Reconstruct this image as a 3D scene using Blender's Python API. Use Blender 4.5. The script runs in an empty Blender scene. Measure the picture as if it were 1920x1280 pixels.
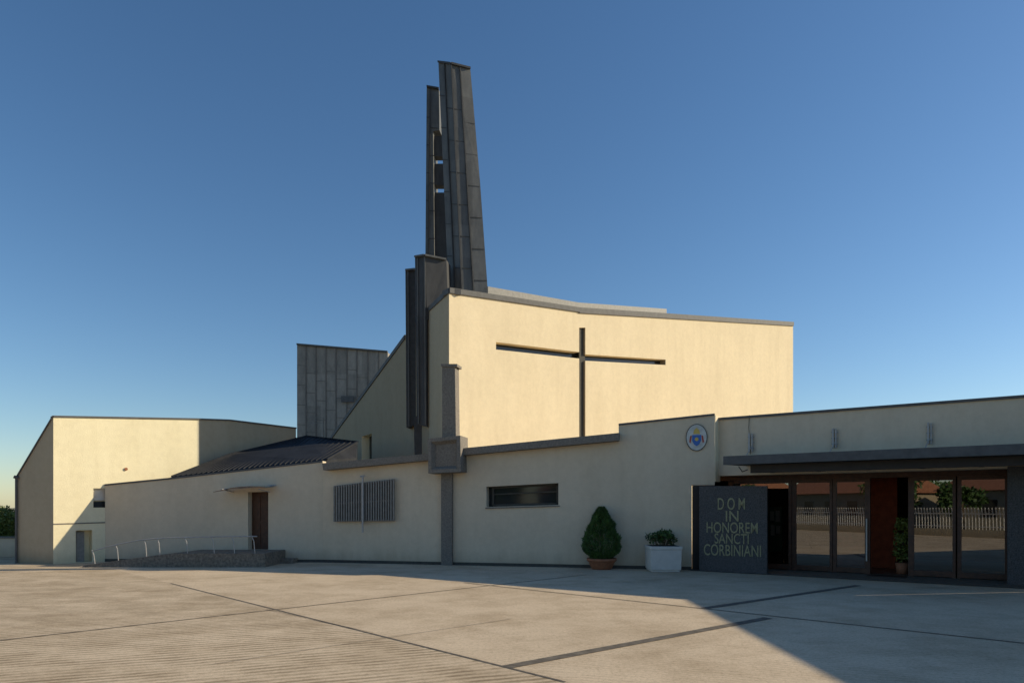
import bpy, bmesh, math, random
from mathutils import Vector, Matrix
random.seed(7)
S = bpy.context.scene
COL = S.collection
F_PX, CXP, HZ, EYE = 1280.0, 960.0, 950.0, 1.75

# ------------------------------------------------------------ survey helpers
def V(*a): return Vector(a)
class Line:            # vertical plane over a plan line a->b, normal facing the square
    def __init__(s, a, b):
        s.a = V(a[0], a[1], 0); s.b = V(b[0], b[1], 0)
        s.u = (s.b - s.a).normalized()
        s.n = V(s.u.y, -s.u.x, 0)
        s.len = (s.b - s.a).length
    def at(s, px, py=None, off=0.0, z=None):
        d = V((px-CXP)/F_PX, 1, 0 if py is None else (HZ-py)/F_PX)
        o = s.a + s.n*off
        t = (s.n.x*o.x + s.n.y*o.y)/(s.n.x*d.x + s.n.y*d.y)
        p = d*t
        return V(p.x, p.y, (EYE + p.z) if z is None else z)
    def uv(s, u, off, z):
        p = s.a + s.u*u + s.n*off
        return V(p.x, p.y, z)
    def ucoord(s, px, off=0.0):
        return (s.at(px, off=off, z=0) - s.a).dot(s.u)
def pd(px, py, D): return V((px-CXP)/F_PX*D, D, EYE + (HZ-py)/F_PX*D)
def gp(px, py, z=0.0):
    D = EYE*F_PX/(py-HZ)
    return V((px-CXP)/F_PX*D, D, z)

# ------------------------------------------------------------ object helpers
def empty(name):
    o = bpy.data.objects.new(name, None); COL.objects.link(o); o.empty_display_size = .2
    return o
def mk(name, verts, faces, mat, parent=None, smooth=False, recalc=True):
    me = bpy.data.meshes.new(name)
    me.from_pydata([tuple(v) for v in verts], [], faces)
    if recalc:
        bm = bmesh.new(); bm.from_mesh(me)
        bmesh.ops.recalc_face_normals(bm, faces=bm.faces)
        bm.to_mesh(me); bm.free()
    if smooth:
        for p in me.polygons: p.use_smooth = True
    me.materials.append(mat)
    o = bpy.data.objects.new(name, me); COL.objects.link(o)
    if parent: o.parent = parent
    return o
def prism(name, pts, vec, mat, parent=None):
    n = len(pts); vs = list(pts) + [p+vec for p in pts]
    fs = [list(range(n)), list(range(2*n-1, n-1, -1))]
    fs += [[i, (i+1) % n, n+(i+1) % n, n+i] for i in range(n)]
    return mk(name, vs, fs, mat, parent)
class MB:
    def __init__(s): s.v = []; s.f = []
    def prism(s, pts, vec):
        n = len(pts); b = len(s.v)
        s.v += list(pts) + [p+vec for p in pts]
        s.f += [[b+i for i in range(n)], [b+i for i in range(2*n-1, n-1, -1)]]
        s.f += [[b+i, b+(i+1) % n, b+n+(i+1) % n, b+n+i] for i in range(n)]
    def beam(s, p, q, nrm, w, d, back=0.0):
        dr = (q-p).normalized(); side = dr.cross(nrm).normalized()*w/2
        nn = nrm.normalized()
        s.prism([p-side-nn*back, p+side-nn*back, q+side-nn*back, q-side-nn*back], nn*(d+back))
    def tube(s, pts, r, seg=8):
        for a, c in zip(pts[:-1], pts[1:]):
            dr = (c-a).normalized()
            x = dr.cross(V(0, 0, 1))
            if x.length < 1e-3: x = dr.cross(V(1, 0, 0))
            x.normalize(); y = dr.cross(x)
            ring = [a + x*math.cos(t*2*math.pi/seg)*r + y*math.sin(t*2*math.pi/seg)*r for t in range(seg)]
            s.prism(ring, c-a)
    def box(s, lo, hi):
        s.prism([V(lo[0], lo[1], lo[2]), V(hi[0], lo[1], lo[2]), V(hi[0], hi[1], lo[2]), V(lo[0], hi[1], lo[2])], V(0, 0, hi[2]-lo[2]))
    def lathe(s, c, prof, seg=32):
        b = len(s.v)
        for r, z in prof:
            for i in range(seg):
                a = i*2*math.pi/seg
                s.v.append(V(c[0]+r*math.cos(a), c[1]+r*math.sin(a), c[2]+z))
        for j in range(len(prof)-1):
            for i in range(seg):
                s.f.append([b+j*seg+i, b+j*seg+(i+1) % seg, b+(j+1)*seg+(i+1) % seg, b+(j+1)*seg+i])
    def out(s, name, mat, parent=None, smooth=False, recalc=True):
        return mk(name, s.v, s.f, mat, parent, smooth, recalc)
def cut(obj, pts, vec):
    c = prism('cutter', pts, vec, obj.data.materials[0])
    m = obj.modifiers.new('b', 'BOOLEAN'); m.object = c; m.operation = 'DIFFERENCE'; m.solver = 'EXACT'
    dg = bpy.context.evaluated_depsgraph_get(); dg.update()
    me = bpy.data.meshes.new_from_object(obj.evaluated_get(dg))
    obj.modifiers.clear(); obj.data = me
    bpy.data.objects.remove(c, do_unlink=True)
def shade_side(obj, mat, test):
    obj.data.materials.append(mat); k = len(obj.data.materials)-1
    for p in obj.data.polygons:
        if test(p.normal, p.center): p.material_index = k

# ------------------------------------------------------------ materials
def lin(c): return tuple(c) + (1,)
def newmat(name):
    m = bpy.data.materials.new(name); m.use_nodes = True
    nt = m.node_tree; b = nt.nodes['Principled BSDF']
    return m, nt, b
def noise(nt, scale, detail=4, vec=None, rough=.55):
    n = nt.nodes.new('ShaderNodeTexNoise'); n.inputs['Scale'].default_value = scale
    n.inputs['Detail'].default_value = detail; n.inputs['Roughness'].default_value = rough
    if vec: nt.links.new(vec, n.inputs['Vector'])
    return n
def coords(nt, scale=(1, 1, 1)):
    g = nt.nodes.new('ShaderNodeNewGeometry')
    mp = nt.nodes.new('ShaderNodeMapping'); mp.inputs['Scale'].default_value = scale
    nt.links.new(g.outputs['Position'], mp.inputs['Vector'])
    return mp.outputs['Vector']
def ramp(nt, src, stops):
    r = nt.nodes.new('ShaderNodeValToRGB')
    els = r.color_ramp.elements
    while len(els) < len(stops): els.new(.5)
    for e, (p, c) in zip(els, stops): e.position = p; e.color = lin(c)
    nt.links.new(src, r.inputs['Fac'])
    return r.outputs['Color']
def mixc(nt, a, b, fac, mode='MIX'):
    m = nt.nodes.new('ShaderNodeMix'); m.data_type = 'RGBA'; m.blend_type = mode
    for sock, val in ((m.inputs[6], a), (m.inputs[7], b), (m.inputs[0], fac)):
        if isinstance(val, (int, float)): sock.default_value = val
        elif isinstance(val, tuple): sock.default_value = lin(val)
        else: nt.links.new(val, sock)
    return m.outputs[2]
def math_(nt, op, a, b=None):
    m = nt.nodes.new('ShaderNodeMath'); m.operation = op
    for i, v in enumerate((a, b)):
        if v is None: continue
        if isinstance(v, (int, float)): m.inputs[i].default_value = v
        else: nt.links.new(v, m.inputs[i])
    return m.outputs[0]
def bump(nt, b, h, strength, dist=.01):
    n = nt.nodes.new('ShaderNodeBump'); n.inputs['Strength'].default_value = strength
    n.inputs['Distance'].default_value = dist
    nt.links.new(h, n.inputs['Height']); nt.links.new(n.outputs['Normal'], b.inputs['Normal'])
def simple(name, c, rough=.6, metal=0, var=.25, scale=6, bstr=.15):
    m, nt, b = newmat(name)
    v = coords(nt); n = noise(nt, scale, 5, v)
    c2 = tuple(x*(1-var) for x in c); c1 = tuple(min(1, x*(1+var*.6)) for x in c)
    nt.links.new(ramp(nt, n.outputs['Fac'], [(.3, c2), (.7, c1)]), b.inputs['Base Color'])
    b.inputs['Roughness'].default_value = rough; b.inputs['Metallic'].default_value = metal
    if rough > .7: b.inputs['Specular IOR Level'].default_value = .2
    if bstr: bump(nt, b, noise(nt, scale*12, 3, v).outputs['Fac'], bstr)
    return m
def stucco(name, c):
    m, nt, b = newmat(name)
    v = coords(nt)
    big = noise(nt, .35, 6, v, .6)
    streak = noise(nt, 1.0, 5, coords(nt, (2.2, 2.2, .3)), .6)
    fine = noise(nt, 5, 8, v, .8)
    a = ramp(nt, big.outputs['Fac'], [(.3, tuple(x*.94 for x in c)), (.7, tuple(min(.93, x*1.03) for x in c))])
    s_ = ramp(nt, streak.outputs['Fac'], [(.28, (.92, .91, .89)), (.55, (1, 1, 1))])
    fi = ramp(nt, fine.outputs['Fac'], [(.28, (.87, .86, .84)), (.6, (1, 1, 1))])
    col = mixc(nt, mixc(nt, a, s_, .7, 'MULTIPLY'), fi, .8, 'MULTIPLY')
    sp = nt.nodes.new('ShaderNodeSeparateXYZ'); nt.links.new(v, sp.inputs[0])
    zz = math_(nt, 'ADD', sp.outputs['Z'], math_(nt, 'MULTIPLY', streak.outputs['Fac'], .5))
    dirt = ramp(nt, zz, [(.25, (.74, .72, .69)), (.7, (1, 1, 1))])
    col = mixc(nt, col, dirt, .8, 'MULTIPLY')
    nt.links.new(col, b.inputs['Base Color'])
    b.inputs['Roughness'].default_value = .95
    b.inputs['Specular IOR Level'].default_value = .1
    bump(nt, b, noise(nt, 26, 6, v, .8).outputs['Fac'], .5, .018)
    return m
def zinc(name, c, rough=.6, metal=.0, cell=(.55, 30, 1.35), spec=.3):
    m, nt, b = newmat(name)
    v = coords(nt)
    sn = nt.nodes.new('ShaderNodeVectorMath'); sn.operation = 'SNAP'
    nt.links.new(v, sn.inputs[0]); sn.inputs[1].default_value = cell
    wn = nt.nodes.new('ShaderNodeTexWhiteNoise'); nt.links.new(sn.outputs[0], wn.inputs['Vector'])
    pan = ramp(nt, wn.outputs['Value'], [(0, tuple(x*.86 for x in c)), (1, tuple(x*1.14 for x in c))])
    n = noise(nt, 1.6, 7, coords(nt, (2, 2, .8)), .7)
    f = ramp(nt, n.outputs['Fac'], [(.3, (.6, .61, .62)), (.7, (1.08, 1.07, 1.04))])
    nt.links.new(mixc(nt, pan, f, .9, 'MULTIPLY'), b.inputs['Base Color'])
    b.inputs['Roughness'].default_value = rough; b.inputs['Metallic'].default_value = metal
    b.inputs['Specular IOR Level'].default_value = spec
    bump(nt, b, noise(nt, 2.5, 3, v).outputs['Fac'], .25, .03)
    return m
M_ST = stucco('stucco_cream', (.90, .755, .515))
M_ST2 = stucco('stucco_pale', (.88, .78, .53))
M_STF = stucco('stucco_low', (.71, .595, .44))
M_STD = stucco('stucco_shade_tone', (.38, .31, .215))  # darkened stucco copy, shade put into the base colour; houses reuse it
M_STD2 = stucco('stucco_shade_tone_mid', (.48, .40, .28))  # half-dark stucco copy, also with shade in its base colour
M_ZN = zinc('zinc_dark', (.07, .07, .072))
M_ZN2 = zinc('zinc_mid', (.145, .147, .145))
M_ZNB = zinc('zinc_brown', (.33, .295, .255), cell=(.9, 30, 2.1))
M_SEAM = simple('zinc_seam', (.055, .055, .055), .7, 0)
M_SEAMB = simple('zinc_seam_brown', (.17, .15, .13), .7, 0)
M_SLATE = zinc('slate_roof', (.032, .034, .04), .75, 0, (.5, .5, 9), .15)
M_COP = simple('coping_zinc', (.10, .098, .095), .7, 0)
M_STONE = simple('grey_peperino', (.22, .195, .165), .85, 0, .3, 22, .4)
M_GRAN = simple('dark_granite', (.105, .10, .098), .75, 0, .5, 40, .4)
M_WOOD = simple('brown_wood', (.085, .034, .015), .5, 0, .4, 9, .1)
M_DARK = simple('dark_brown_metal', (.025, .018, .014), .6, 0, .3, 6, 0)
M_WHITE = simple('white_paint', (.66, .62, .56), .75, 0, .08, 5, .1)
M_STEEL = simple('galvanised_steel', (.42, .40, .38), .5, .3, .15, 9, 0)
M_ALU = simple('grey_aluminium', (.25, .235, .21), .6, .0, .2, 9, 0)
M_XGREY = simple('cross_grey', (.085, .08, .068), .8, .0, .2, 9, 0)
M_TERRA = simple('terracotta', (.36, .15, .08), .8, 0, .2, 12, .2)
M_GOLD = simple('gilt_letters', (.33, .305, .17), .6, 0, .35, 25, 0)
M_CONC = simple('rough_concrete', (.25, .21, .165), .95, 0, .45, 14, 1.0)
M_SOIL = simple('soil', (.05, .035, .025), .95)
M_RED = simple('interior_brick_red', (.42, .10, .045), .8)
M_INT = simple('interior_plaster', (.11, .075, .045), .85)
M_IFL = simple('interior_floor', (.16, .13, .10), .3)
M_GREEN = simple('green_felt', (.02, .12, .07), .8)
M_PAPER = simple('paper', (.6, .6, .55), .8)
M_BLUE = simple('enamel_blue', (.03, .14, .45), .4, 0, .1)
M_YEL = simple('enamel_gold', (.65, .45, .10), .4, 0, .1)
M_REDP = simple('enamel_red', (.42, .06, .04), .5, 0, .1)
M_JOINT = simple('joint_strip', (.17, .145, .115), .9, 0, .4, 8, .4)
M_TILE = simple('roof_tiles', (.32, .14, .08), .8)
M_BARK = simple('bark', (.10, .07, .045), .95)
def leafmat(name, c):
    m, nt, b = newmat(name)
    n = noise(nt, 5, 4, coords(nt)); n2 = noise(nt, 60, 1, coords(nt))
    a = ramp(nt, n.outputs['Fac'], [(.3, tuple(x*.5 for x in c)), (.7, tuple(x*1.4 for x in c))])
    f = ramp(nt, n2.outputs['Fac'], [(.3, (.6, .6, .6)), (.7, (1.2, 1.2, 1))])
    nt.links.new(mixc(nt, a, f, 1.0, 'MULTIPLY'), b.inputs['Base Color'])
    b.inputs['Roughness'].default_value = .6
    return m
M_CON = leafmat('conifer_green', (.065, .135, .03))
M_LEAF = leafmat('leaf_green', (.06, .12, .03))
M_LEAF2 = leafmat('yellow_green', (.17, .20, .04))
def glassmat(name, base, tint):
    m, nt, b = newmat(name); nt.nodes.remove(b)
    out = nt.nodes['Material Output']
    tr = nt.nodes.new('ShaderNodeBsdfTransparent'); tr.inputs[0].default_value = lin(tint)
    gl = nt.nodes.new('ShaderNodeBsdfGlossy'); gl.inputs['Roughness'].default_value = .01
    gl.inputs[0].default_value = (.9, .9, .9, 1)
    fr = nt.nodes.new('ShaderNodeFresnel'); fr.inputs[0].default_value = 1.5
    fac = math_(nt, 'ADD', fr.outputs[0], base)
    mx = nt.nodes.new('ShaderNodeMixShader')
    nt.links.new(fac, mx.inputs[0]); nt.links.new(tr.outputs[0], mx.inputs[1]); nt.links.new(gl.outputs[0], mx.inputs[2])
    nt.links.new(mx.outputs[0], out.inputs[0])
    return m
M_GLASS = glassmat('door_glass', .18, (.5, .45, .4))
M_WGL, _nt, _b = newmat('window_glass'); _b.inputs['Base Color'].default_value = (.02, .025, .03, 1); _b.inputs['Roughness'].default_value = .06
M_CANG = glassmat('canopy_glass', .12, (.75, .78, .78))

# paving with combed grooves
def paving():
    m, nt, b = newmat('combed_paving')
    g = nt.nodes.new('ShaderNodeNewGeometry'); P = g.outputs['Position']
    def sines(ax, ay, period, warp=.25):
        d = nt.nodes.new('ShaderNodeVectorMath'); d.operation = 'DOT_PRODUCT'
        nt.links.new(P, d.inputs[0]); d.inputs[1].default_value = (ax, ay, 0)
        wn = noise(nt, 1.1, 5, coords(nt))
        x = math_(nt, 'ADD', d.outputs['Value'], math_(nt, 'MULTIPLY', wn.outputs['Fac'], warp))
        s_ = math_(nt, 'SINE', math_(nt, 'MULTIPLY', x, 2*math.pi/period))
        return math_(nt, 'ADD', math_(nt, 'MULTIPLY', s_, .5), .5)
    s1 = sines(-.38, .925, .14, .12)
    s2 = sines(.34, .94, .10, .3)
    a = gp(320, 1093); c = gp(950, 1250); dd = (c-a).normalized(); nn = (-dd.y, dd.x)
    d = nt.nodes.new('ShaderNodeVectorMath'); d.operation = 'DOT_PRODUCT'
    nt.links.new(P, d.inputs[0]); d.inputs[1].default_value = (nn[0], nn[1], 0)
    side = math_(nt, 'GREATER_THAN', d.outputs['Value'], nn[0]*a.x+nn[1]*a.y)
    gm = nt.nodes.new('ShaderNodeMix'); gm.data_type = 'FLOAT'
    nt.links.new(side, gm.inputs[0]); nt.links.new(s1, gm.inputs[2]); nt.links.new(s2, gm.inputs[3])
    groove = gm.outputs[0]
    brk = noise(nt, 1.6, 8, coords(nt, (.7, 1.4, 1)), .75)
    patch = noise(nt, .4, 5, coords(nt), .6)
    grit = noise(nt, 22, 8, coords(nt, (1, 1.2, 1)), .9)
    mask = ramp(nt, brk.outputs['Fac'], [(.38, (.15,)*3), (.58, (1,)*3)])
    amp = nt.nodes.new('ShaderNodeMix'); amp.data_type = 'FLOAT'
    nt.links.new(side, amp.inputs[0]); amp.inputs[2].default_value = .9; amp.inputs[3].default_value = .28
    rag = math_(nt, 'MULTIPLY', math_(nt, 'MULTIPLY', math_(nt, 'SUBTRACT', 1.0, groove), mask), amp.outputs[0])
    base = ramp(nt, patch.outputs['Fac'], [(.3, (.60, .47, .325)), (.7, (.72, .575, .41))])
    c1 = mixc(nt, base, ramp(nt, rag, [(.05, (1.0, 1.0, 1.0)), (.85, (.44, .42, .38))]), .85, 'MULTIPLY')
    c2 = mixc(nt, c1, ramp(nt, grit.outputs['Fac'], [(.38, (.5, .48, .44)), (.50, (1.0, 1.0, 1.0)), (.7, (1.12, 1.12, 1.1))]), .75, 'MULTIPLY')
    st = noise(nt, .8, 8, coords(nt), .78)
    c3 = mixc(nt, c2, ramp(nt, st.outputs['Fac'], [(.36, (.80, .78, .75)), (.54, (1, 1, 1))]), .85, 'MULTIPLY')
    nt.links.new(c3, b.inputs['Base Color'])
    b.inputs['Roughness'].default_value = .95; b.inputs['Specular IOR Level'].default_value = .1
    h = math_(nt, 'SUBTRACT', math_(nt, 'MULTIPLY', grit.outputs['Fac'], .6), math_(nt, 'MULTIPLY', rag, .8))
    bump(nt, b, h, .4, .012)
    return m
M_PAVE = paving()
M_GRD = simple('dry_ground', (.22, .19, .12), .95, 0, .4, .6, .3)

# ------------------------------------------------------------ foliage
def leaves(mb, n, fn, size, up=.0):
    for _ in range(n):
        p = fn()
        a = V(random.gauss(0, 1), random.gauss(0, 1), random.gauss(0, 1)+up).normalized()
        c = a.cross(V(random.gauss(0, 1), random.gauss(0, 1), random.gauss(0, 1))).normalized()
        s = size*random.uniform(.6, 1.3)
        b = len(mb.v)
        mb.v += [p, p+a*s*.5-c*s*.3, p+a*s*1.1, p+a*s*.5+c*s*.3]
        mb.f.append([b, b+1, b+2, b+3])
def blob(c, r, squash=1.0):
    def fn():
        d = V(random.gauss(0, 1), random.gauss(0, 1), random.gauss(0, 1)).normalized()
        k = random.uniform(.35, 1)**.5
        return V(c[0]+d.x*r*k, c[1]+d.y*r*k, c[2]+d.z*r*k*squash)
    return fn
def tree(name, x, y, h, r, mat, n=3500, leaf=.22):
    e = empty(name)
    t = MB(); t.lathe((x, y, 0), [(.22, 0), (.17, h*.3), (.12, h*.55), (.05, h*.85)], 10)
    lf = MB()
    for i in range(9):
        a = random.uniform(0, 6.28); rr = random.uniform(.2, .75)*r; zz = h*random.uniform(.5, .9)
        c = V(x+math.cos(a)*rr, y+math.sin(a)*rr, zz)
        t.tube([V(x, y, h*.38), c], .05, 6)
        leaves(lf, n//9, blob(c, r*random.uniform(.35, .6), .8), leaf)
    t.out('trunk', M_BARK, e, True); lf.out('crown', mat, e, recalc=False)
    return e

# ------------------------------------------------------------ plan lines
LA = Line((-13.05, 21.9), (-5.99, 21.6))
LF = Line((-5.99, 21.6), (5.6, 18.87))
LG = Line((5.79, 19.1), (11.4, 15.2))
C1 = pd(842, 540, 25.2); C3 = pd(1487, 604, 41.0)
LC = Line((C1.x, C1.y), (C3.x, C3.y))
back = lambda L, d: L.n*(-d)

# ------------------------------------------------------------ ground
mk('ground', [V(-900, -900, -.03), V(900, -900, -.03), V(900, 1500, -.03), V(-900, 1500, -.03)], [[0, 1, 2, 3]], M_GRD)
pv = empty('paved_square')
mk('paving', [V(-26, -6.5, 0), V(24, -6.5, 0), V(24, 44, 0), V(-26, 44, 0)], [[0, 1, 2, 3]], M_PAVE, pv)
def strip(p, q, w, z=.004):
    d = (q-p).normalized(); s_ = V(-d.y, d.x, 0)*w/2
    return [V(*(p-s_).xy, z), V(*(p+s_).xy, z), V(*(q+s_).xy, z), V(*(q-s_).xy, z)]
js = MB()
def J(a, b_, w, z):
    p, q = gp(*a), gp(*b_)
    b0 = len(js.v); js.v += strip(p, q, w, z); js.f.append([b0, b0+1, b0+2, b0+3])
J((320, 1093), (1060, 1278), .04, .004)
J((-150, 1217), (1100, 1077), .045, .005)
J((950, 1250), (1440, 1158), .16, .006)
J((870, 1092), (1990, 1213), .04, .007)
J((1320, 1140), (1610, 1097), .16, .006)
J((500, 1142), (700, 1186), .012, .008)
J((400, 1245), (960, 1160), .012, .009)
js.out('joints', M_JOINT, pv)
mk('threshold_paving', [LG.uv(-.6, .75, .012), LG.uv(9, .75, .012), LG.uv(9, -7.2, .012), LG.uv(-.6, -7.2, .012)], [[0, 1, 2, 3]], M_JOINT, pv)

# ------------------------------------------------------------ church
ch = empty('church_building')
P1 = C1; P2 = LC.at(1085, 577); P3 = C3
P7 = pd(805, 575, 27.6); P6 = pd(760, 628, 30); P5 = pd(620, 820, 38); P4 = V(8, 60, 9.5)
loop = [P1, P2, P3, P4, P5, P6, P7]
n = len(loop); vs = loop + [V(p.x, p.y, -.2) for p in loop]
cen = V(2, 36, 9.2); vs.append(cen)
fs = [[i, (i+1) % n, n+(i+1) % n, n+i] for i in range(n)] + [[i, (i+1) % n, 2*n] for i in range(n)] + [list(range(2*n-1, n-1, -1))]
body = mk('church_body', vs, fs, M_ST, ch)
FR = LC.n*.3; DP = .38
def cutC(px): cut(body, [LC.at(*p)+FR for p in px], LC.n*(-(.3+DP)))
cutC([(1086, 614), (1097.5, 614), (1097.5, 822), (1086, 822)])
cutC([(930, 641), (1087, 660), (1087, 672), (930, 655)])
cutC([(1097, 664), (1248, 674), (1248, 684), (1097, 676)])
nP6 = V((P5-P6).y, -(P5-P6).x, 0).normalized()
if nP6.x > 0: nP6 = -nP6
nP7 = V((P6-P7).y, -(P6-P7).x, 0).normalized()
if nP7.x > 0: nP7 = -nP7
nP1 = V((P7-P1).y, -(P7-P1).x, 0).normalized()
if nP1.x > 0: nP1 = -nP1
shade_side(body, M_STD, lambda N, C: N.dot(nP6) > .97 or N.dot(nP7) > .995)  # left-facing nave walls get the darker copy: their shade is painted in
shade_side(body, M_STD2, lambda N, C: N.dot(nP1) > .995 and C.y < 28)  # narrow left face beside the corner takes the half-dark shade colour
gl = MB()
gl.prism([LC.at(*p, off=-.10) for p in [(1086.3, 615), (1097, 615), (1097, 820), (1086.3, 820)]], LC.n*(-.06))
gl.out('cross_upright', M_XGREY, ch)
gl = MB()
gl.prism([LC.at(*p, off=-DP+.04) for p in [(925, 636), (1087, 655), (1087, 676), (925, 660)]], LC.n*(-.02))
gl.prism([LC.at(*p, off=-DP+.04) for p in [(1097, 659), (1255, 670), (1255, 688), (1097, 680)]], LC.n*(-.02))
gl.out('cross_glazing_arms', M_WGL, ch)
cp = MB()
up = V(0, 0, 1)
def coping(mb, p, q, nrm, h=.16, over=.06, depth=.5, lift=.01):
    nn = nrm.normalized(); o = nn*over
    a = p+o+up*lift; c = q+o+up*lift
    mb.prism([a, c, c-up*h, a-up*h], -nn*depth)
coping(cp, P1, P2, LC.n, .2); coping(cp, P2, P3, LC.n, .24)
coping(cp, P7, P1, nP1, .2, .04)
coping(cp, P5, P6, nP6, .18, .05)
cp.out('coping', M_COP, ch)
hb = MB()
hb.prism([LC.at(915, 537, off=-1.2), LC.at(1085, 567, off=-1.2), LC.at(1250, 579, off=-1.2), LC.at(1250, 598, off=-1.2), LC.at(915, 570, off=-1.2)], back(LC, .3))
hb.out('upper_roof_edge', M_ALU, ch)
L2 = Line((P5.x, P5.y), (P6.x, P6.y))
sw_ = MB()
cut(body, [L2.at(*p)+L2.n*.3 for p in [(678, 818), (697, 812), (697, 866), (678, 866)]], L2.n*(-.8))
sw_.prism([L2.at(*p, off=-.42) for p in [(670, 806), (702, 806), (702, 872), (670, 872)]], L2.n*(-.03))
sw_.out('nave_side_window', M_WGL, ch)

# ------------------------------------------------------------ bell tower fins
def slab(name, front, vec, mat):
    return prism(name, front, vec, mat, ch)
def seams(name, tl, tr, bl, br, us, nv, nrm, mat, stagger=True, w=.045, d=.05):
    mb = MB()
    L = lambda a, b_, t: a+(b_-a)*t
    us2 = [0.0]+list(us)+[1.0]
    for u in us:
        mb.beam(L(tl, tr, u), L(bl, br, u), nrm, w, d, .01)
    for k in range(len(us2)-1):
        for j in range(1, nv):
            t = (j + (.0 if not stagger else (.37*k) % .9))/nv
            if t > .99: continue
            a = L(L(tl, bl, t), L(tr, br, t), us2[k]); c = L(L(tl, bl, t), L(tr, br, t), us2[k+1])
            mb.beam(a, c, nrm, w*.6, .018, .01)
    return mb.out(name, mat, ch)
D1_, D2_, D3_ = 28.9, 28.4, 28.7
tA, tB, tC = pd(822, 119, D1_), pd(846, 122, D2_), pd(882, 131, D3_)
bA, bB, bC = pd(843.5, 600, D1_), pd(868.5, 600, D2_), pd(918.5, 600, D3_)
mC = pd(900, 340, D3_)
vs = [tA, tB, tC, mC, bC, bB, bA] + [tA+V(.35, 1.1, -.0), tC+V(-.2, 1.1, 0), bC+V(-.2, 1.1, 0), bA+V(.35, 1.1, 0), mC+V(-.2, 1.1, 0)]
fs = [[0, 1, 5, 6], [1, 2, 3, 5], [3, 4, 5], [2, 8, 11, 3], [3, 11, 9, 4], [8, 7, 10, 9, 11], [7, 0, 6, 10], [0, 7, 8, 2, 1], [6, 5, 4, 9, 10]]
mk('bell_tower_main_fin', vs, fs, M_ZN2, ch)
nA = (tB-tA).cross(bA-tA); nA = -nA if nA.y > 0 else nA
nB = (tC-tB).cross(bB-tB); nB = -nB if nB.y > 0 else nB
seams('bell_tower_seams', tA, tB, bA, bB, [.5], 8, nA, M_SEAM)
seams('bell_tower_seams_side', tB, tC, bB, bC, [.0, .45], 8, nB, M_SEAM)
tc = MB()
tc.beam(tA+V(.0, -.03, .0), tB+V(0, -.03, .0), up, .10, .08); tc.beam(tB+V(0, -.03, .0), tC+V(.0, -.03, .0), up, .10, .08)
tc.out('bell_tower_cap', M_SEAM, ch)
R1, R2 = 30.6, 30.8
slab('bell_tower_rear_fin', [pd(800, 166, R1), pd(806, 161, R1), pd(823, 168, R1), pd(824, 244, R1), pd(812, 246, R1), pd(815, 560, R1), pd(797, 560, R1)], V(.1, .9, 0), M_ZN2)
for i, (y0, y1) in enumerate([(255, 293), (307, 347), (361, 500)]):
    slab('belfry_louvre_%d' % (i+1), [pd(811, y0, R2), pd(846, y0, R2), pd(846, y1, R2), pd(811, y1, R2)], V(.05, .4, 0), M_ZN)
seams('rear_fin_seams', pd(800, 168, R1), pd(823, 170, R1), pd(798, 480, R1), pd(814, 480, R1), [.3], 6, V(0, -1, 0), M_SEAM)
mb = MB(); mb.beam(pd(800, 164, R1-.05), pd(823, 168, R1-.05), up, .12, .07); mb.out('rear_fin_cap', M_SEAM, ch)
slab('low_fin_right', [pd(778, 482, 27.75), pd(796, 479, 27.55), pd(837, 487, 27.9), pd(840, 580, 27.9), pd(801, 600, 27.6), pd(801, 800, 27.6), pd(782, 794, 27.75)], V(.1, .7, 0), M_ZN)
mb = MB()
mb.beam(pd(778, 483, 27.7), pd(796, 480, 27.5), up, .12, .07); mb.beam(pd(796, 480, 27.5), pd(836, 488, 27.85), up, .12, .07)
mb.beam(pd(796, 482, 27.55), pd(798, 796, 27.6), V(0, -1, 0), .05, .05, .01)
mb.beam(pd(783, 484, 27.7), pd(785, 794, 27.7), V(0, -1, 0), .04, .05, .01)
mb.beam(pd(760, 508, 28.8), pd(778, 506, 28.8), up, .12, .07)
mb.beam(pd(765, 508, 28.85), pd(767, 800, 28.85), V(0, -1, 0), .04, .05, .01)
mb.out('low_fin_trim', M_ZN2, ch)
slab('low_fin_left', [pd(760, 508, 28.9), pd(778, 506, 28.9), pd(781, 796, 28.9), pd(762, 801, 28.9)], V(.1, .7, 0), M_SEAM)
slab('fin_foot', [pd(776, 780, 28.3), pd(801, 780, 28.3), pd(801, 900, 28.3), pd(778, 900, 28.3)], V(0, .4, 0), M_SEAM)

zb = [pd(557, 647, 45), pd(727, 661, 45), V(pd(727, 661, 45).x, 45, 0), V(pd(557, 647, 45).x, 45, 0)]
prism('zinc_clad_lantern', zb, V(1.5, 7, 0), M_ZNB, ch)
seams('lantern_seams', zb[0], zb[1], pd(557, 870, 45), pd(727, 870, 45), [.1, .21, .32, .43, .55, .66, .78, .9], 6, V(0, -1, 0), M_SEAMB, w=.06, d=.06)
mb = MB(); mb.beam(zb[0]+V(0, -.02, .0), zb[1]+V(0, -.02, .0), up, .25, .1)
mb.beam(pd(640, 748, 44.9), pd(664, 748, 44.9), V(0, -1, 0), .4, .06)
mb.out('lantern_cap', M_COP, ch)
an = MB(); ax = pd(606, 0, 34).x
an.tube([V(ax, 34, 0), pd(606, 782, 34)], .03, 6)
for yy in (783, 788, 793): an.tube([pd(578, yy, 34), pd(608, yy, 34)], .015, 5)
an.out('roof_antenna', M_ALU, ch)

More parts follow.
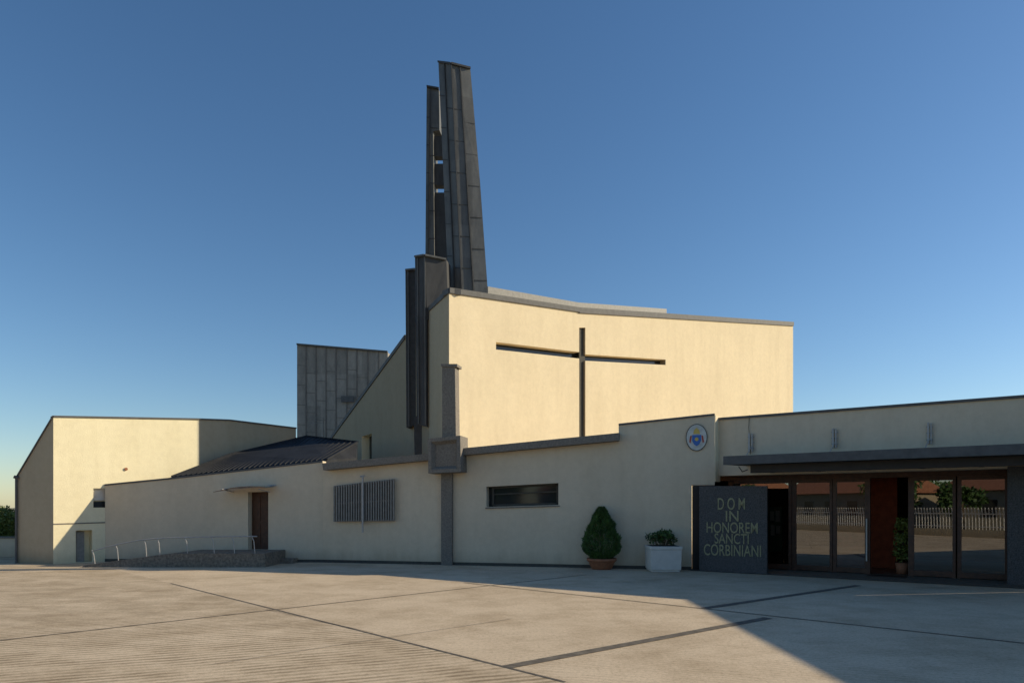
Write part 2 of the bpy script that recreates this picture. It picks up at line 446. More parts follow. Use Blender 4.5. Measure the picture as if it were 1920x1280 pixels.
# ------------------------------------------------------------ low front building
GZ = -.05
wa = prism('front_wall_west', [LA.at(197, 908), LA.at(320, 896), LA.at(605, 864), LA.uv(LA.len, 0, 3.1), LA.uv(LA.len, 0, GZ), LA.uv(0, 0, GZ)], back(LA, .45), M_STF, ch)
cut(wa, [LA.at(465, 922)+LA.n*.3, LA.at(503, 921)+LA.n*.3, LA.at(503, z=.39)+LA.n*.3, LA.at(465, z=.39)+LA.n*.3], LA.n*(-1.2))
c_ = MB()
coping(c_, LA.at(197, 908), LA.at(320, 896), LA.n, .05, .03, .5, .015); coping(c_, LA.at(320, 896), LA.at(605, 864), LA.n, .05, .03, .5, .015)
d0 = LA.at(503, z=.39).copy(); u1 = (d0-LA.a).dot(LA.u); u0 = (LA.at(465, z=.39)-LA.a).dot(LA.u)
dz = 2.23
dm = MB(); dm.prism([LA.uv(u0-.1, -.3, .3), LA.uv(u1+.1, -.3, .3), LA.uv(u1+.1, -.3, dz+.1), LA.uv(u0-.1, -.3, dz+.1)], back(LA, .06))
for (a, b_, z0, z1) in [(.05, .28, .5, 1.2), (.36, .6, .5, 1.2), (.05, .28, 1.3, 2.1), (.36, .6, 1.3, 2.1)]:
    dm.prism([LA.uv(u0+a, -.298, z0), LA.uv(u0+b_, -.298, z0), LA.uv(u0+b_, -.298, z1), LA.uv(u0+a, -.298, z1)], LA.n*.02)
dm.out('side_door', M_WOOD, ch)
dc = MB()
for i in range(6):
    t0, t1 = i/6, (i+1)/6
    f = lambda t: LA.at(424+t*94, 920-10*math.sin(t*2.2), off=.05+.0)
    a, c = f(t0), f(t1)
    dc.prism([a, c, c+LA.n*.85-up*.06, a+LA.n*.85-up*.06], up*.015)
dc.out('door_canopy', M_CANG, ch)
dcb = MB()
for px in (438, 505):
    p = LA.at(px, 915, off=0); dcb.tube([p-up*.12, p+LA.n*.8-up*.05], .015, 6)
dcb.tube([LA.at(420, 917, off=.1), LA.at(518, 909, off=.1)], .02, 6)
dcb.out('door_canopy_brackets', M_STEEL, ch)

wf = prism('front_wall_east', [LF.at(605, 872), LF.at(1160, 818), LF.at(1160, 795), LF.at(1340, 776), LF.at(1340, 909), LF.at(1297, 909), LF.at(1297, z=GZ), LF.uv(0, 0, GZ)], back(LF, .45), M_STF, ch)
WIN = [(912, 912), (1047, 905), (1047, 946), (912, 950)]
cut(wf, [LF.at(*p)+LF.n*.3 for p in WIN], LF.n*(-.62))
w = MB(); w.prism([LF.at(*p, off=-.3) for p in [(905, 900), (1055, 895), (1055, 955), (905, 958)]], LF.n*(-.03)); w.out('strip_window_glass', M_WGL, ch)
w = MB()
wp = [LF.at(*p, off=-.27) for p in [(925, 914), (1046, 907), (1046, 944), (925, 947)]]
for i in range(4): w.beam(wp[i], wp[(i+1) % 4], LF.n, .07, .04)
w.beam((wp[0]*.62+wp[3]*.38), (wp[1]*.62+wp[2]*.38), LF.n, .04, .03)
w.out('strip_window_frame', M_XGREY, ch)
w = MB(); w.prism([LF.at(910, 951, off=.04), LF.at(1049, 947, off=.04), LF.at(1049, 949, off=.04), LF.at(910, 953.5, off=.04)], back(LF, .3)); w.out('strip_window_sill', M_STONE, ch)
coping(c_, LF.at(1160, 795), LF.at(1340, 776), LF.n, .05, .04, .5, .015)
pl = MB()
for L, a, b_ in ((LA, 0, LA.len), (LF, 0, LF.ucoord(1297))):
    pl.prism([L.uv(a, .015, -.02), L.uv(b_, .015, -.02), L.uv(b_, .015, .09), L.uv(a, .015, .09)], -L.n*.012)
pl.out('plinth', M_XGREY, ch)
sb = MB()
sb.prism([LF.at(604, 868, off=.32), LF.at(803, 850, off=.32), LF.at(803, 862, off=.32), LF.at(606, 881, off=.32)], back(LF, .85))
sb.prism([LF.at(866, 840, off=.32), LF.at(1161, 811, off=.32), LF.at(1160, 825, off=.32), LF.at(866, 853, off=.32)], back(LF, .85))
sb.out('stone_band', M_STONE, ch)
c_.out('wall_coping', M_COP, ch)
sp = empty('stone_water_pillar')
q = MB(); q.prism([LF.at(827, 880, off=.14), LF.at(847, 880, off=.14), LF.at(847, z=0, off=.14), LF.at(827, z=0, off=.14)], back(LF, .13))
for yy in (925, 970, 1012): q.prism([LF.at(826.7, yy, off=.143), LF.at(847.3, yy, off=.143), LF.at(847.3, yy+1, off=.143), LF.at(826.7, yy+1, off=.143)], back(LF, .1))
q.out('lower_shaft', M_STONE, sp)
q = MB()
bx = [LF.at(802, 822, off=.6), LF.at(863, 816, off=.6), LF.at(864, 884, off=.6), LF.at(803, 887, off=.6)]
cxy = sum(bx, V(0, 0, 0))/4
inn = [cxy+(p-cxy)*.80 for p in bx]; inb = [cxy+(p-cxy)*.62-LF.n*.14 for p in bx]
b0 = len(q.v); q.v += bx+inn+inb+[p-LF.n*.75 for p in bx]
for i in range(4):
    j = (i+1) % 4
    q.f += [[i, j, 4+j, 4+i], [4+i, 4+j, 8+j, 8+i], [i, j, 12+j, 12+i]]
q.f += [[8, 9, 10, 11], [15, 14, 13, 12]]
q.out('hopper_box', M_STONE, sp)
q = MB(); q.prism([LF.at(829, 686, off=.1), LF.at(853, 686, off=.1), LF.at(855, 830, off=.1), LF.at(829, 830, off=.1)], back(LF, .38))
q.prism([LF.at(827, 682, off=.14), LF.at(857, 682, off=.14), LF.at(857, 687, off=.14), LF.at(827, 687, off=.14)], back(LF, .46)); q.out('upper_shaft', M_STONE, sp)
sh = empty('louvred_shutter')
q = MB()
for i in range(25):
    t = i/24; px = 628+t*111; y0 = 911-t*13; y1 = 977-t*2
    q.beam(LF.at(px, y0, off=.1), LF.at(px, y1, off=.1), LF.n, .04, .06)
for fy in (0, .5, 1):
    q.beam(LF.at(627, 912+fy*64, off=.06), LF.at(740, 899+fy*76, off=.06), LF.n, .05, .05)
q.out('slats', M_ALU, sh)
q = MB(); q.prism([LF.at(630, 914, off=.01), LF.at(737, 901, off=.01), LF.at(737, 973, off=.01), LF.at(630, 975, off=.01)], LF.n*.02); q.out('backing', M_XGREY, sh)
q = MB(); q.tube([LF.at(680, 893, off=.22), LF.at(680, 998, off=.22)], .03, 8); q.tube([LF.at(676, 893, off=.2), LF.at(684, 892, off=.2)], .03); q.tube([LF.at(678, 980, off=.0), LF.at(680, 980, off=.22)], .02); q.out('bar', M_STEEL, sh)

# slate roof
ra, rb, rc, rd, re, rf = pd(322, 894, 22.3), pd(612, 862, 21.95), pd(668, 858, 23.5), pd(670, 829, 24.8), pd(575, 818, 26), pd(432, 852, 24.0)
vs = [ra, rb, rc, rd, re, rf]; low = [V(p.x, p.y, 1.5) for p in (ra, rb, rc, rd, re, rf)]
mk('slate_roof', vs+low, [[0, 1, 5], [1, 4, 5], [1, 3, 4], [1, 2, 3], [2, 8, 9, 3], [3, 9, 10, 4], [4, 10, 11, 5], [5, 11, 6, 0], [0, 6, 7, 1], [1, 7, 8, 2]], M_SLATE, ch)
q = MB()
nr = (rb-ra).cross(re-ra); nr = -nr if nr.z < 0 else nr; nr.normalize()
for i in range(1, 30):
    t = i/30; a = ra+(rb-ra)*t
    rp = rf+(re-rf)*min(1, t/.62) if t < .62 else re+(rd-re)*((t-.62)/.38)
    q.beam(a+up*.01, rp+up*.01, nr, .02, .03, .02)
for p, r_ in ((ra, rf), (rf, re), (re, rd), (rd, rb)): q.beam(p, r_, up, .08, .05, .0)
q.out('roof_ribs', M_SLATE, ch)

# ------------------------------------------------------------ parish house (left)
ph = empty('parish_house')
H = [pd(33, 892, 21.3), pd(100, 780, 20.9), pd(373, 785, 24.0), pd(430, 787, 25.2), pd(555, 802, 28.0), V(-12, 35, 4.8), V(-19, 31, 3)]
n = len(H); vs = H+[V(p.x, p.y, GZ) for p in H]+[V(-13, 27, 4.5)]
fs = [[i, (i+1) % n, n+(i+1) % n, n+i] for i in range(n)]+[[i, (i+1) % n, 2*n] for i in range(n)]+[list(range(2*n-1, n-1, -1))]
hb_ = mk('house_walls', vs, fs, M_ST2, ph)
LH = Line((H[1].x, H[1].y), (H[2].x, H[2].y))
cut(hb_, [LH.at(*p)+LH.n*.3 for p in [(175, 915), (215, 915), (215, 951), (175, 951)]], LH.n*(-.5))
cut(hb_, [LH.at(142, 994)+LH.n*.3, LH.at(173, 993)+LH.n*.3, LH.at(173, z=.02)+LH.n*.3, LH.at(142, z=.02)+LH.n*.3], LH.n*(-.62))
shade_side(hb_, M_STD2, lambda N, C: (abs(N.z) < .3) and (C.x < -14.2 or (C.x > -11.1 and C.y > 24.2)))  # shade painted on the left face and on the part shadowed by the church
q = MB(); q.prism([LH.at(*p, off=-.15) for p in [(170, 940), (220, 940), (220, 955), (170, 955)]], LH.n*(-.02)); q.out('window_glass', M_WGL, ph)
q = MB(); q.prism([LH.at(*p, off=-.12) for p in [(174, 912), (216, 912), (216, 938), (174, 938)]], LH.n*(-.05))
for k in range(9): q.beam(LH.at(175, 915+k*2.7, off=-.12), LH.at(215, 915+k*2.7, off=-.12), LH.n, .02, .012)
q.out('roller_shutter', M_WHITE, ph)
q = MB(); q.prism([LH.at(*p, off=-.2) for p in [(143, 996), (158, 996), (158, 1056), (143, 1056)]], LH.n*(-.03)); q.out('meter_door', M_ALU, ph)
q = MB()
Hn = [V(-(H[i+1]-H[i]).y, (H[i+1]-H[i]).x, 0) for i in range(4)]
for i in range(4):
    coping(q, H[i], H[i+1], -Hn[i], .05, .04, .4, .02)
q.out('roof_edge', M_COP, ph)
q = MB(); q.tube([pd(30.5, 897, 21.25), V(pd(30.5, 897, 21.25).x, 21.25, 0)], .035); q.tube([pd(26, 893, 21.2), pd(34, 896, 21.25)], .05); q.out('downpipe', M_COP, ph)
q = MB(); c0 = LH.at(236, 879); ring = [c0+LH.u*.05*math.cos(k*.785)+up*.05*math.sin(k*.785) for k in range(8)]; q.prism(ring, LH.n*.04); q.out('vent_cap', M_TERRA, ph)
q = MB(); q.prism([LH.at(100, 981, off=.004), LH.at(197, 978, off=.004), LH.at(197, 980, off=.004), LH.at(100, 983, off=.004)], LH.n*.012); q.out('string_course', M_STONE, ph)

# ------------------------------------------------------------ ramp + rail
LR = Line((-12.6, 19.85), (-7.0, 19.85))
ramp_o = empty('access_ramp')
prism('ramp_body', [LR.at(px, z=z) for px, z in [(155, -.02), (155, .05), (240, .24), (325, .40), (497, .40), (497, -.02)]], V(0, 1.78, 0), M_CONC, ramp_o)
prism('doorstep', [LR.at(497, z=-.02)+V(.002, 1.3, 0), LR.at(523, z=-.02)+V(0, 1.3, 0), LR.at(523, z=.14)+V(0, 1.3, 0), LR.at(497, z=.14)+V(.002, 1.3, 0)], V(0, .45, 0), M_CONC, ramp_o)
hr = empty('handrail'); q = MB()
pts = [LR.at(px, py, off=-.08) for px, py in [(176, 1032), (200, 1025), (230, 1018), (262, 1012), (300, 1008.5), (340, 1007), (400, 1006), (482, 1005)]]
q.tube(pts, .018)
for px, t in [(178, 1031), (222, 1020), (275, 1011), (300, 1008.5), (352, 1007), (402, 1006), (440, 1005.5), (478, 1005)]:
    zb_ = .05+max(0, min(1, (px-155)/170))*.35
    top = LR.at(px-6, t, off=-.08); mid = LR.at(px-2, t+9, off=-.08)
    q.tube([LR.at(px, z=zb_, off=-.08), mid, top], .013, 6)
q.out('rail', M_STEEL, hr)

# ------------------------------------------------------------ entrance wing
ew = empty('entrance_wing')
ZT = 4.21; g2 = LG.ucoord(1920)+1.5
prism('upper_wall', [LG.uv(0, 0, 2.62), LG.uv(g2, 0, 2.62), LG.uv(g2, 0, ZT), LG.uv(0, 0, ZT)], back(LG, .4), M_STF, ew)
gx = LG.uv(g2, 0, 0)
prism('side_wing_wall', [V(gx.x, gx.y, 0), V(gx.x, 3.5, 0), V(gx.x, 3.5, ZT), V(gx.x, gx.y, ZT)], V(6, 0, 0), M_STF, ew)
q = MB(); coping(q, LG.uv(-.02, 0, ZT), LG.uv(g2, 0, ZT), LG.n, .06, .05, .55, .03); q.out('parapet_coping', M_COP, ew)
q = MB(); p0 = LF.at(1340, 776); p1 = LG.uv(0, 0, p0.z)
q.prism([V(p0.x+.002, p0.y, 2.45), V(p1.x+.05, p1.y+.1, 2.45), V(p1.x+.05, p1.y+.1, p0.z-.03), V(p0.x+.002, p0.y, p0.z-.03)], V(.02, 0, 0)); q.out('corner_sunlight_standin', M_ST, ew)  # paler stucco than its neighbours, a painted stand-in for sunlight on this return
z1 = LG.at(1356, 855, off=1.7).z; z0 = LG.at(1356, 871, off=1.7).z
uL = LG.ucoord(1356, 1.7)
prism('canopy_roof', [LG.uv(uL, 1.7, z0), LG.uv(uL, 1.7, z1), LG.uv(uL+.1, .005, z1+.12), LG.uv(uL+.1, .005, z0+.05)], LG.u*(g2-uL-.2), M_COP, ew)
uM = LG.ucoord(1408, 1.2)
prism('canopy_beam', [LG.uv(uM, 1.25, z0-.002), LG.uv(uM, 1.25, z0-.20), LG.uv(uM, 1.05, z0-.20), LG.uv(uM, 1.05, z0-.002)], LG.u*(g2-uM-.3), M_DARK, ew)
q = MB()
for k in range(7):
    u = uM+.2+k*1.15
    q.prism([LG.uv(u, 1.05, z0-.004), LG.uv(u, -.8, z0-.004), LG.uv(u, -.8, z0-.16), LG.uv(u, 1.05, z0-.16)], LG.u*.09)
q.out('canopy_rafters', M_WOOD, ew)
OFFG = -.9
U = lambda px: LG.ucoord(px, OFFG)
ZD = 2.5
q = MB()
def mull(a, b_, z0_=0.0, z1_=ZD):
    q.prism([LG.uv(U(a), OFFG+.05, z0_), LG.uv(U(b_), OFFG+.05, z0_), LG.uv(U(b_), OFFG+.05, z1_), LG.uv(U(a), OFFG+.05, z1_)], back(LG, .12))
PANES = [(1376, 1479), (1493, 1556), (1569, 1622), (1714, 1786), (1803, 1884)]
for a, b_ in [(1366, 1376), (1479, 1485), (1486, 1493), (1556, 1561), (1562, 1569), (1622, 1632), (1703, 1714), (1786, 1792), (1795, 1803), (1884, 1894)]: mull(a, b_)
for a, b_ in PANES:
    for zz in ((.03, .17), (ZD-.09, ZD)):
        q.prism([LG.uv(U(a), OFFG+.04, zz[0]), LG.uv(U(b_), OFFG+.04, zz[0]), LG.uv(U(b_), OFFG+.04, zz[1]), LG.uv(U(a), OFFG+.04, zz[1])], back(LG, .10))
q.prism([LG.uv(U(1350), OFFG+.08, ZD+.002), LG.uv(g2, OFFG+.08, ZD+.002), LG.uv(g2, OFFG+.08, 3.2), LG.uv(U(1350), OFFG+.08, 3.2)], back(LG, .2))
q.out('door_frames', M_WOOD, ew)
q = MB()
for a, b_ in PANES:
    b0 = len(q.v)
    q.v += [LG.uv(U(a), OFFG, .1), LG.uv(U(b_), OFFG, .1), LG.uv(U(b_), OFFG, ZD-.05), LG.uv(U(a), OFFG, ZD-.05)]; q.f.append([b0, b0+1, b0+2, b0+3])
q.out('door_glass', M_GLASS, ew)
q = MB(); q.tube([LG.uv(U(1626), OFFG+.12, .35), LG.uv(U(1626), OFFG+.12, 1.45)], .018); q.out('door_handle', M_WHITE, ew)
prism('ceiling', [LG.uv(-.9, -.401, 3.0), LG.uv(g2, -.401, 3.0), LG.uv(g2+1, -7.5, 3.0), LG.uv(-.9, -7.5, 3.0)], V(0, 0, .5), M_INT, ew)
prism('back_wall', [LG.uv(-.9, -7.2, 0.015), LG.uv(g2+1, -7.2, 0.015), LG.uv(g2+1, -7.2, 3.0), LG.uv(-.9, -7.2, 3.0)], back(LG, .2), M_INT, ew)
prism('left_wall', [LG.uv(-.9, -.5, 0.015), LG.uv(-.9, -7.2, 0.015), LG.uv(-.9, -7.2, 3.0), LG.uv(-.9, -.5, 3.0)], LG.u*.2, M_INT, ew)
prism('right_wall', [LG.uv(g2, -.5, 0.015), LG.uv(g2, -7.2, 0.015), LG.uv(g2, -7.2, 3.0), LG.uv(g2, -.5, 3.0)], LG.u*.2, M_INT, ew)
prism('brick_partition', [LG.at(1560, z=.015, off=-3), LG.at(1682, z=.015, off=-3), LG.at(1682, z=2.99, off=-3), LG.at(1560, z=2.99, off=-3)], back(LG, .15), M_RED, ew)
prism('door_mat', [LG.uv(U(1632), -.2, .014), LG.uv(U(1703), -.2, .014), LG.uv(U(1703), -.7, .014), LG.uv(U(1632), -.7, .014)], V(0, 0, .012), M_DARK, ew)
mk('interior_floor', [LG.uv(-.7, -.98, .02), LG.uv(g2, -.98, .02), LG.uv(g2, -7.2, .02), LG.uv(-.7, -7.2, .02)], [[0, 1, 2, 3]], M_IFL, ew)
prism('granite_pier', [LG.at(1889, z=0, off=.02), LG.uv(g2-.05, .02, 0), LG.uv(g2-.05, .02, 2.66), LG.at(1889, z=2.66, off=.02)], back(LG, .35), M_GRAN, ew)
prism('entrance_jamb', [LF.at(1298, 910, off=-.02), LF.at(1350, 910, off=-.02), LF.at(1350, z=0, off=-.02), LF.at(1298, z=0, off=-.02)], back(LF, .1), M_DARK, ew)
for k, (px, ya, yb) in enumerate([(1408, 812, 847), (1565, 803, 839), (1743, 792, 832)]):
    q = MB()
    q.prism([LG.at(px-4, ya, off=.03), LG.at(px-1, ya, off=.03), LG.at(px-1, yb, off=.03), LG.at(px-4, yb, off=.03)], LG.n*.06)
    q.prism([LG.at(px+2, ya+1, off=.03), LG.at(px+4, ya+1, off=.03), LG.at(px+4, yb, off=.03), LG.at(px+2, yb, off=.03)], LG.n*.06)
    for f_ in (.2, .5, .8): q.tube([LG.at(px-6, ya+(yb-ya)*f_, off=.06), LG.at(px+6, ya+(yb-ya)*f_, off=.06)], .015, 6)
    q.tube([LG.at(px, yb-10, off=.1), LG.at(px-9, yb+8, off=.45)], .012, 6)
    q.out('wall_bracket_%d' % (k+1), M_STEEL, ew)
q = MB(); q.tube([LG.at(1405, 778, off=.02), LG.at(1404, 800, off=.05), LG.at(1407, 852, off=.05)], .008, 5)
q.tube([LG.at(1385, 874, off=1.5), LG.at(1392, 884, off=1.5), LG.at(1402, 880, off=1.5)], .012, 5); q.out('cable', M_DARK, ew)

nb = empty('notice_board')
prism('board', [LG.at(1442, 950, off=-1.6), LG.at(1466, 949, off=-1.6), LG.at(1466, 1032, off=-1.6), LG.at(1442, 1034, off=-1.6)], back(LG, .05), M_GREEN, nb)
q = MB()
for (x0, y0, x1, y1) in [(1444, 958, 1452, 975), (1454, 957, 1463, 978), (1445, 984, 1453, 1003), (1455, 985, 1463, 1000)]:
    q.prism([LG.at(x0, y0, off=-1.59), LG.at(x1, y0, off=-1.59), LG.at(x1, y1, off=-1.59), LG.at(x0, y1, off=-1.59)], LG.n*.005)
q.out('papers', M_PAPER, nb)
q = MB(); p = LG.at(1454, z=0, off=-1.65); q.tube([V(p.x-.2, p.y, .02), V(p.x-.2, p.y, .9)], .03); q.tube([V(p.x+.2, p.y-.1, .02), V(p.x+.2, p.y-.1, .9)], .03); q.out('legs', M_WOOD, nb)
pi = empty('potted_ficus'); p = LG.at(1692, z=0, off=-1.3)
q = MB(); q.lathe((p.x, p.y, .03), [(0, 0), (.13, 0), (.17, .28), (.15, .28), (0, .25)], 20); q.out('pot', M_TERRA, pi, True)
q = MB(); q.tube([V(p.x, p.y, .25), V(p.x+.03, p.y, 1.1)], .015); q.out('stem', M_BARK, pi)
q = MB()
for zz, r in ((.55, .22), (.8, .25), (1.1, .22), (1.35, .14)): leaves(q, 120, blob((p.x, p.y, zz), r), .1)
q.out('foliage', M_LEAF2, pi, recalc=False)

# ------------------------------------------------------------ inscribed slab
ins = empty('inscribed_granite_slab')
a = gp(1311, 1070); b_ = gp(1438, 1076)
LS = Line((a.x, a.y), (b_.x, b_.y))
prism('slab', [LS.uv(0, 0, 0), LS.uv(LS.len, 0, 0), LS.uv(LS.len, 0, 2.30), LS.uv(0, 0, 2.32)], back(LS, .14), M_GRAN, ins)
rows = [('D O M', 1346, 1397, 933, 955), ('IN', 1361, 1385, 957, 977), ('HONOREM', 1325, 1421, 978, 998), ('SANCTI', 1340, 1404, 999, 1018), ('CORBINIANI', 1320, 1427, 1019, 1040)]
for txt, x0, x1, y0, y1 in rows:
    cu = bpy.data.curves.new('t', 'FONT'); cu.body = txt; cu.size = 1; cu.extrude = .02; cu.offset = .004
    to = bpy.data.objects.new('t', cu); COL.objects.link(to)
    dg = bpy.context.evaluated_depsgraph_get(); dg.update()
    me = bpy.data.meshes.new_from_object(to.evaluated_get(dg)); bpy.data.objects.remove(to, do_unlink=True)
    xs = [v.co.x for v in me.vertices]; ys = [v.co.y for v in me.vertices]
    A = LS.at(x0, y1); B = LS.at(x1, y1); T = LS.at(x0, y0)
    Wd = (B-A).length; Hh = T.z-A.z; mx, Mx, my, My = min(xs), max(xs), min(ys), max(ys)
    for v in me.vertices:
        s_ = (v.co.x-mx)/(Mx-mx); t_ = (v.co.y-my)/(My-my); o = .004+.012*(v.co.z > 0)
        v.co = A+LS.u*Wd*s_+up*Hh*t_+LS.n*o
    me.materials.clear(); me.materials.append(M_GOLD)
    ob = bpy.data.objects.new('lettering_'+txt.replace(' ', '').lower(), me); COL.objects.link(ob); ob.parent = ins

# ------------------------------------------------------------ plaque (plain stand-in)
pq = empty('oval_wall_plaque')
def ell(c, rx, rz, off, th, mat, name, k0=0, k1=32):
    pts = [c+LF.u*rx*math.cos(k*2*math.pi/32)+up*rz*math.sin(k*2*math.pi/32)+LF.n*off for k in range(k0, k1)]
    return prism(name, pts, LF.n*th, mat, pq)
pc = LF.at(1306, 820)
ell(pc, .29, .375, .01, .03, M_XGREY, 'oval_rim')
ell(pc, .27, .355, .04, .006, M_PAPER, 'oval_field')
sc = pc-up*.05
prism('blue_field', [sc+LF.n*.05+LF.u*x+up*z for x, z in [(-.12, .12), (.12, .12), (.12, -.04), (.07, -.14), (0, -.19), (-.07, -.14), (-.12, -.04)]], LF.n*.008, M_BLUE, pq)
ell(sc, .05, .05, .06, .006, M_YEL, 'gold_dot')
prism('gold_cap', [pc+LF.n*.05+LF.u*x+up*z for x, z in [(-.09, .1), (.09, .1), (.07, .2), (0, .27), (-.07, .2)]], LF.n*.006, M_YEL, pq)
for sx in (-1, 1):
    prism('red_bar', [pc+LF.n*.046+LF.u*x*sx+up*z for x, z in [(.13, .05), (.17, .05), (.2, -.12), (.16, -.16)]], LF.n*.006, M_REDP, pq)

# ------------------------------------------------------------ potted conifer
pc_ = empty('potted_conifer'); c = gp(1131, 1068); c.y += .3; c.x = (1128-CXP)/F_PX*c.y
q = MB(); q.lathe((c.x, c.y, 0), [(0, .0), (.26, 0), (.29, .03), (.37, .2), (.40, .23), (.42, .24), (.42, .31), (.39, .31), (.37, .27), (0, .26)], 40); q.out('bowl', M_TERRA, pc_, True)
q = MB(); q.tube([V(c.x, c.y, .25), V(c.x, c.y, 1.4)], .035); q.out('trunk', M_BARK, pc_)
def shape(t):
    b = .585*min(1, (t+.10)/.28)**.5
    return b*max(.02, 1-max(0, (t-.30))/.70)**.62 if t > .30 else b
q = MB(); Hc = 1.42
lobes = [(random.uniform(0, 6.28), random.uniform(0, 1), random.uniform(.5, 1)) for _ in range(60)]
for _ in range(17000):
    t = random.random()**1.1; th = random.uniform(0, 6.28)
    r = shape(t)
    k = 1
    for la, lt, lw in lobes:
        da = math.atan2(math.sin(th-la), math.cos(th-la)); dd = (da*r*2.6)**2+((t-lt)*3.8)**2
        k += .24*lw*math.exp(-dd*16)
    k -= .16
    rr = r*k*random.uniform(.5, 1)**.4
    p = V(c.x+rr*math.cos(th), c.y+rr*math.sin(th), .3+Hc*t)
    a = V(math.cos(th)*.6+random.gauss(0, .4), math.sin(th)*.6+random.gauss(0, .4), 1.0).normalized()
    s_ = random.uniform(.03, .07); cr = a.cross(V(random.gauss(0, 1), random.gauss(0, 1), 0)).normalized()
    b0 = len(q.v); q.v += [p-cr*s_*.22, p+cr*s_*.22, p+a*s_*1.3]; q.f.append([b0, b0+1, b0+2])
q.out('foliage', M_CON, pc_, recalc=False)

# ------------------------------------------------------------ white planter
wp_ = empty('square_planter'); D = EYE*F_PX/(1072-HZ)
xl, xr = (1220-CXP)/F_PX*D, (1279-CXP)/F_PX*D; w_ = xr-xl
cx = (xl+xr)/2; cy = D+w_/2; hh = .69
q = MB()
def frust(z0, z1, r0, r1):
    b0 = len(q.v)
    for r, z in ((r0, z0), (r1, z1)):
        for sx, sy in ((-1, -1), (1, -1), (1, 1), (-1, 1)): q.v.append(V(cx+sx*r, cy+sy*r, z))
    q.f += [[b0+i, b0+(i+1) % 4, b0+4+(i+1) % 4, b0+4+i] for i in range(4)]; q.f += [[b0, b0+1, b0+2, b0+3], [b0+7, b0+6, b0+5, b0+4]]
h_ = w_/2
frust(.0, .05, h_*.9, h_*.9); frust(.052, hh-.09, h_*.955, h_*.985); frust(hh-.088, hh, h_*1.02, h_*1.02)
o = q.out('planter_box', M_WHITE, wp_)
bv = o.modifiers.new('bev', 'BEVEL'); bv.width = .012; bv.segments = 2
mk('soil', [V(cx-h_*.9, cy-h_*.9, hh+.004), V(cx+h_*.9, cy-h_*.9, hh+.004), V(cx+h_*.9, cy+h_*.9, hh+.004), V(cx-h_*.9, cy+h_*.9, hh+.004)], [[0, 1, 2, 3]], M_SOIL, wp_)
q = MB(); st = MB()
for _ in range(16):
    a = random.uniform(0, 6.28); r = random.uniform(.05, .38); tp = V(cx+math.cos(a)*r, cy+math.sin(a)*r*.8, hh+random.uniform(.12, .32))
    st.tube([V(cx+math.cos(a)*r*.4, cy+math.sin(a)*r*.4, hh), tp], .008, 5)
    leaves(q, 40, blob(tp, .13, .7), .085, .3)
q.out('foliage', M_LEAF, wp_, recalc=False); st.out('stems', M_BARK, wp_)

# ------------------------------------------------------------ left background
bw = empty('boundary_wall')
prism('wall', [pd(-120, 1008, 24), pd(29, 1008, 24), V(pd(29, 0, 24).x, 24, 0), V(pd(-120, 0, 24).x, 24, 0)], V(0, .3, 0), M_STF, bw)
prism('cap', [pd(-121, 1006, 23.96), pd(30, 1006, 23.96), pd(30, 1008.6, 23.96), pd(-121, 1008.6, 23.96)], V(0, .4, 0), M_STONE, bw)
hg = empty('garden_shrubs'); q = MB(); st = MB()
for px, top, r, D in [(5, 955, .6, 28), (22, 966, .4, 27), (-20, 950, .8, 29), (12, 985, .45, 27), (-5, 980, .5, 27), (27, 985, .35, 27)]:
    p = pd(px, top, D); p.z -= r*.6
    leaves(q, 1600, blob(p, r, .8), .1); st.tube([V(p.x, p.y, 0), p], .03, 6)
q.out('foliage', M_LEAF2, hg, recalc=False); st.out('stems', M_BARK, hg)
tree('garden_tree', -31, 38, 2.6, 1.6, M_LEAF, 3500, .2)

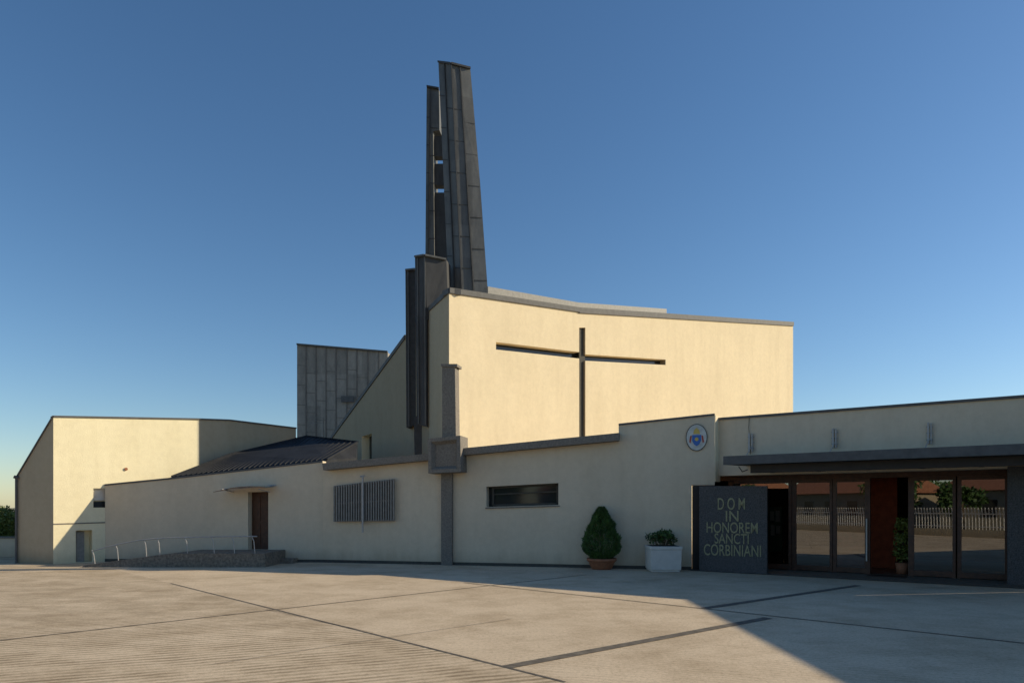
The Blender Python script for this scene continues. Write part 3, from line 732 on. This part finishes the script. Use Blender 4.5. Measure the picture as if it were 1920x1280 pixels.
# ------------------------------------------------------------ behind the camera (seen in the door glass)
fe = empty('picket_fence'); q = MB()
FY = -6.3
x = -30.0
while x < 12:
    q.tube([V(x, FY, .45), V(x, FY+.02, 1.25), V(x+.05, FY+.18, 1.7)], .03, 5); x += .2
q.tube([V(-30, FY, .6), V(12, FY, .6)], .03, 5); q.tube([V(-30, FY, 1.35), V(12, FY, 1.35)], .03, 5)
q.out('pickets', M_WHITE, fe)
q = MB(); q.box((-30, FY-.1, 0), (12, FY+.12, .44)); q.out('base_wall', M_STD2, fe)
rd_ = empty('street'); mk('asphalt', [V(-60, -14, -.02), V(40, -14, -.02), V(40, -6.6, -.02), V(-60, -6.6, -.02)], [[0, 1, 2, 3]], simple('asphalt', (.05, .05, .052), .9), rd_)
def house(x, y, w, d, h, mat):
    e = empty('neighbour_house')
    q = MB(); q.box((x, y-d, 0), (x+w, y, h)); q.out('walls', mat, e)
    q = MB(); q.prism([V(x-.4, y+.4, h+.01), V(x-.4, y-d-.4, h+.01), V(x-.4, y-d/2, h+1.7)], V(w+.8, 0, 0)); q.out('roof', M_TILE, e)
    q = MB()
    for i in range(int(w//2.6)):
        for zz in ([1.0] if h < 4 else [1.0, 3.9]):
            q.box((x+.9+i*2.6, y-.02, zz), (x+2.0+i*2.6, y+.03, zz+1.3))
    q.out('windows', M_WGL, e)
house(-34, -18, 12, 8, 3.0, M_STD); house(-17, -19, 10, 8, 3.0, M_STD2); house(-3, -17, 9, 8, 3.4, M_STD2); house(-52, -17, 12, 8, 3.8, M_STD)
for x, y, h, r in [(-20, -17, 4.5, 2.2), (-38, -16, 4, 2.0), (-5, -16, 4, 1.8), (-27, -29, 6, 3), (-13, -16, 3.5, 1.6)]: tree('street_tree', x, y, h, r, M_LEAF, 2200, .3)

# ------------------------------------------------------------ light, sky, camera
el = math.radians(24); az = math.atan2(1, .14)
sd = V(math.sin(az)*math.cos(el), math.cos(az)*math.cos(el), math.sin(el))
W = bpy.data.worlds.new('World'); S.world = W; W.use_nodes = True
nt = W.node_tree; sky = nt.nodes.new('ShaderNodeTexSky'); sky.sky_type = 'NISHITA'; sky.sun_disc = False
sky.sun_elevation = el; sky.sun_rotation = az; sky.air_density = 1.0; sky.dust_density = .3; sky.ozone_density = 3.0
hs = nt.nodes.new('ShaderNodeHueSaturation'); hs.inputs['Saturation'].default_value = 1.14; hs.inputs['Value'].default_value = 1.1
nt.links.new(sky.outputs[0], hs.inputs['Color'])
nt.links.new(hs.outputs[0], nt.nodes['Background'].inputs[0]); nt.nodes['Background'].inputs[1].default_value = .11
ld = bpy.data.lights.new('sun', 'SUN'); ld.energy = 5.0; ld.angle = math.radians(.5); ld.color = (1, .87, .64)
lo = bpy.data.objects.new('sun', ld); COL.objects.link(lo); lo.rotation_euler = (-sd).to_track_quat('-Z', 'Y').to_euler()
cam = bpy.data.cameras.new('camera'); cam.sensor_width = 36; cam.lens = 24; cam.shift_y = (HZ-640)/1920; cam.clip_end = 3000; cam.clip_start = .05
co = bpy.data.objects.new('camera', cam); COL.objects.link(co); co.location = (0, 0, EYE); co.rotation_euler = (math.radians(90), 0, 0)
S.camera = co
S.view_settings.view_transform = 'Standard'; S.view_settings.look = 'None'; S.view_settings.exposure = 0
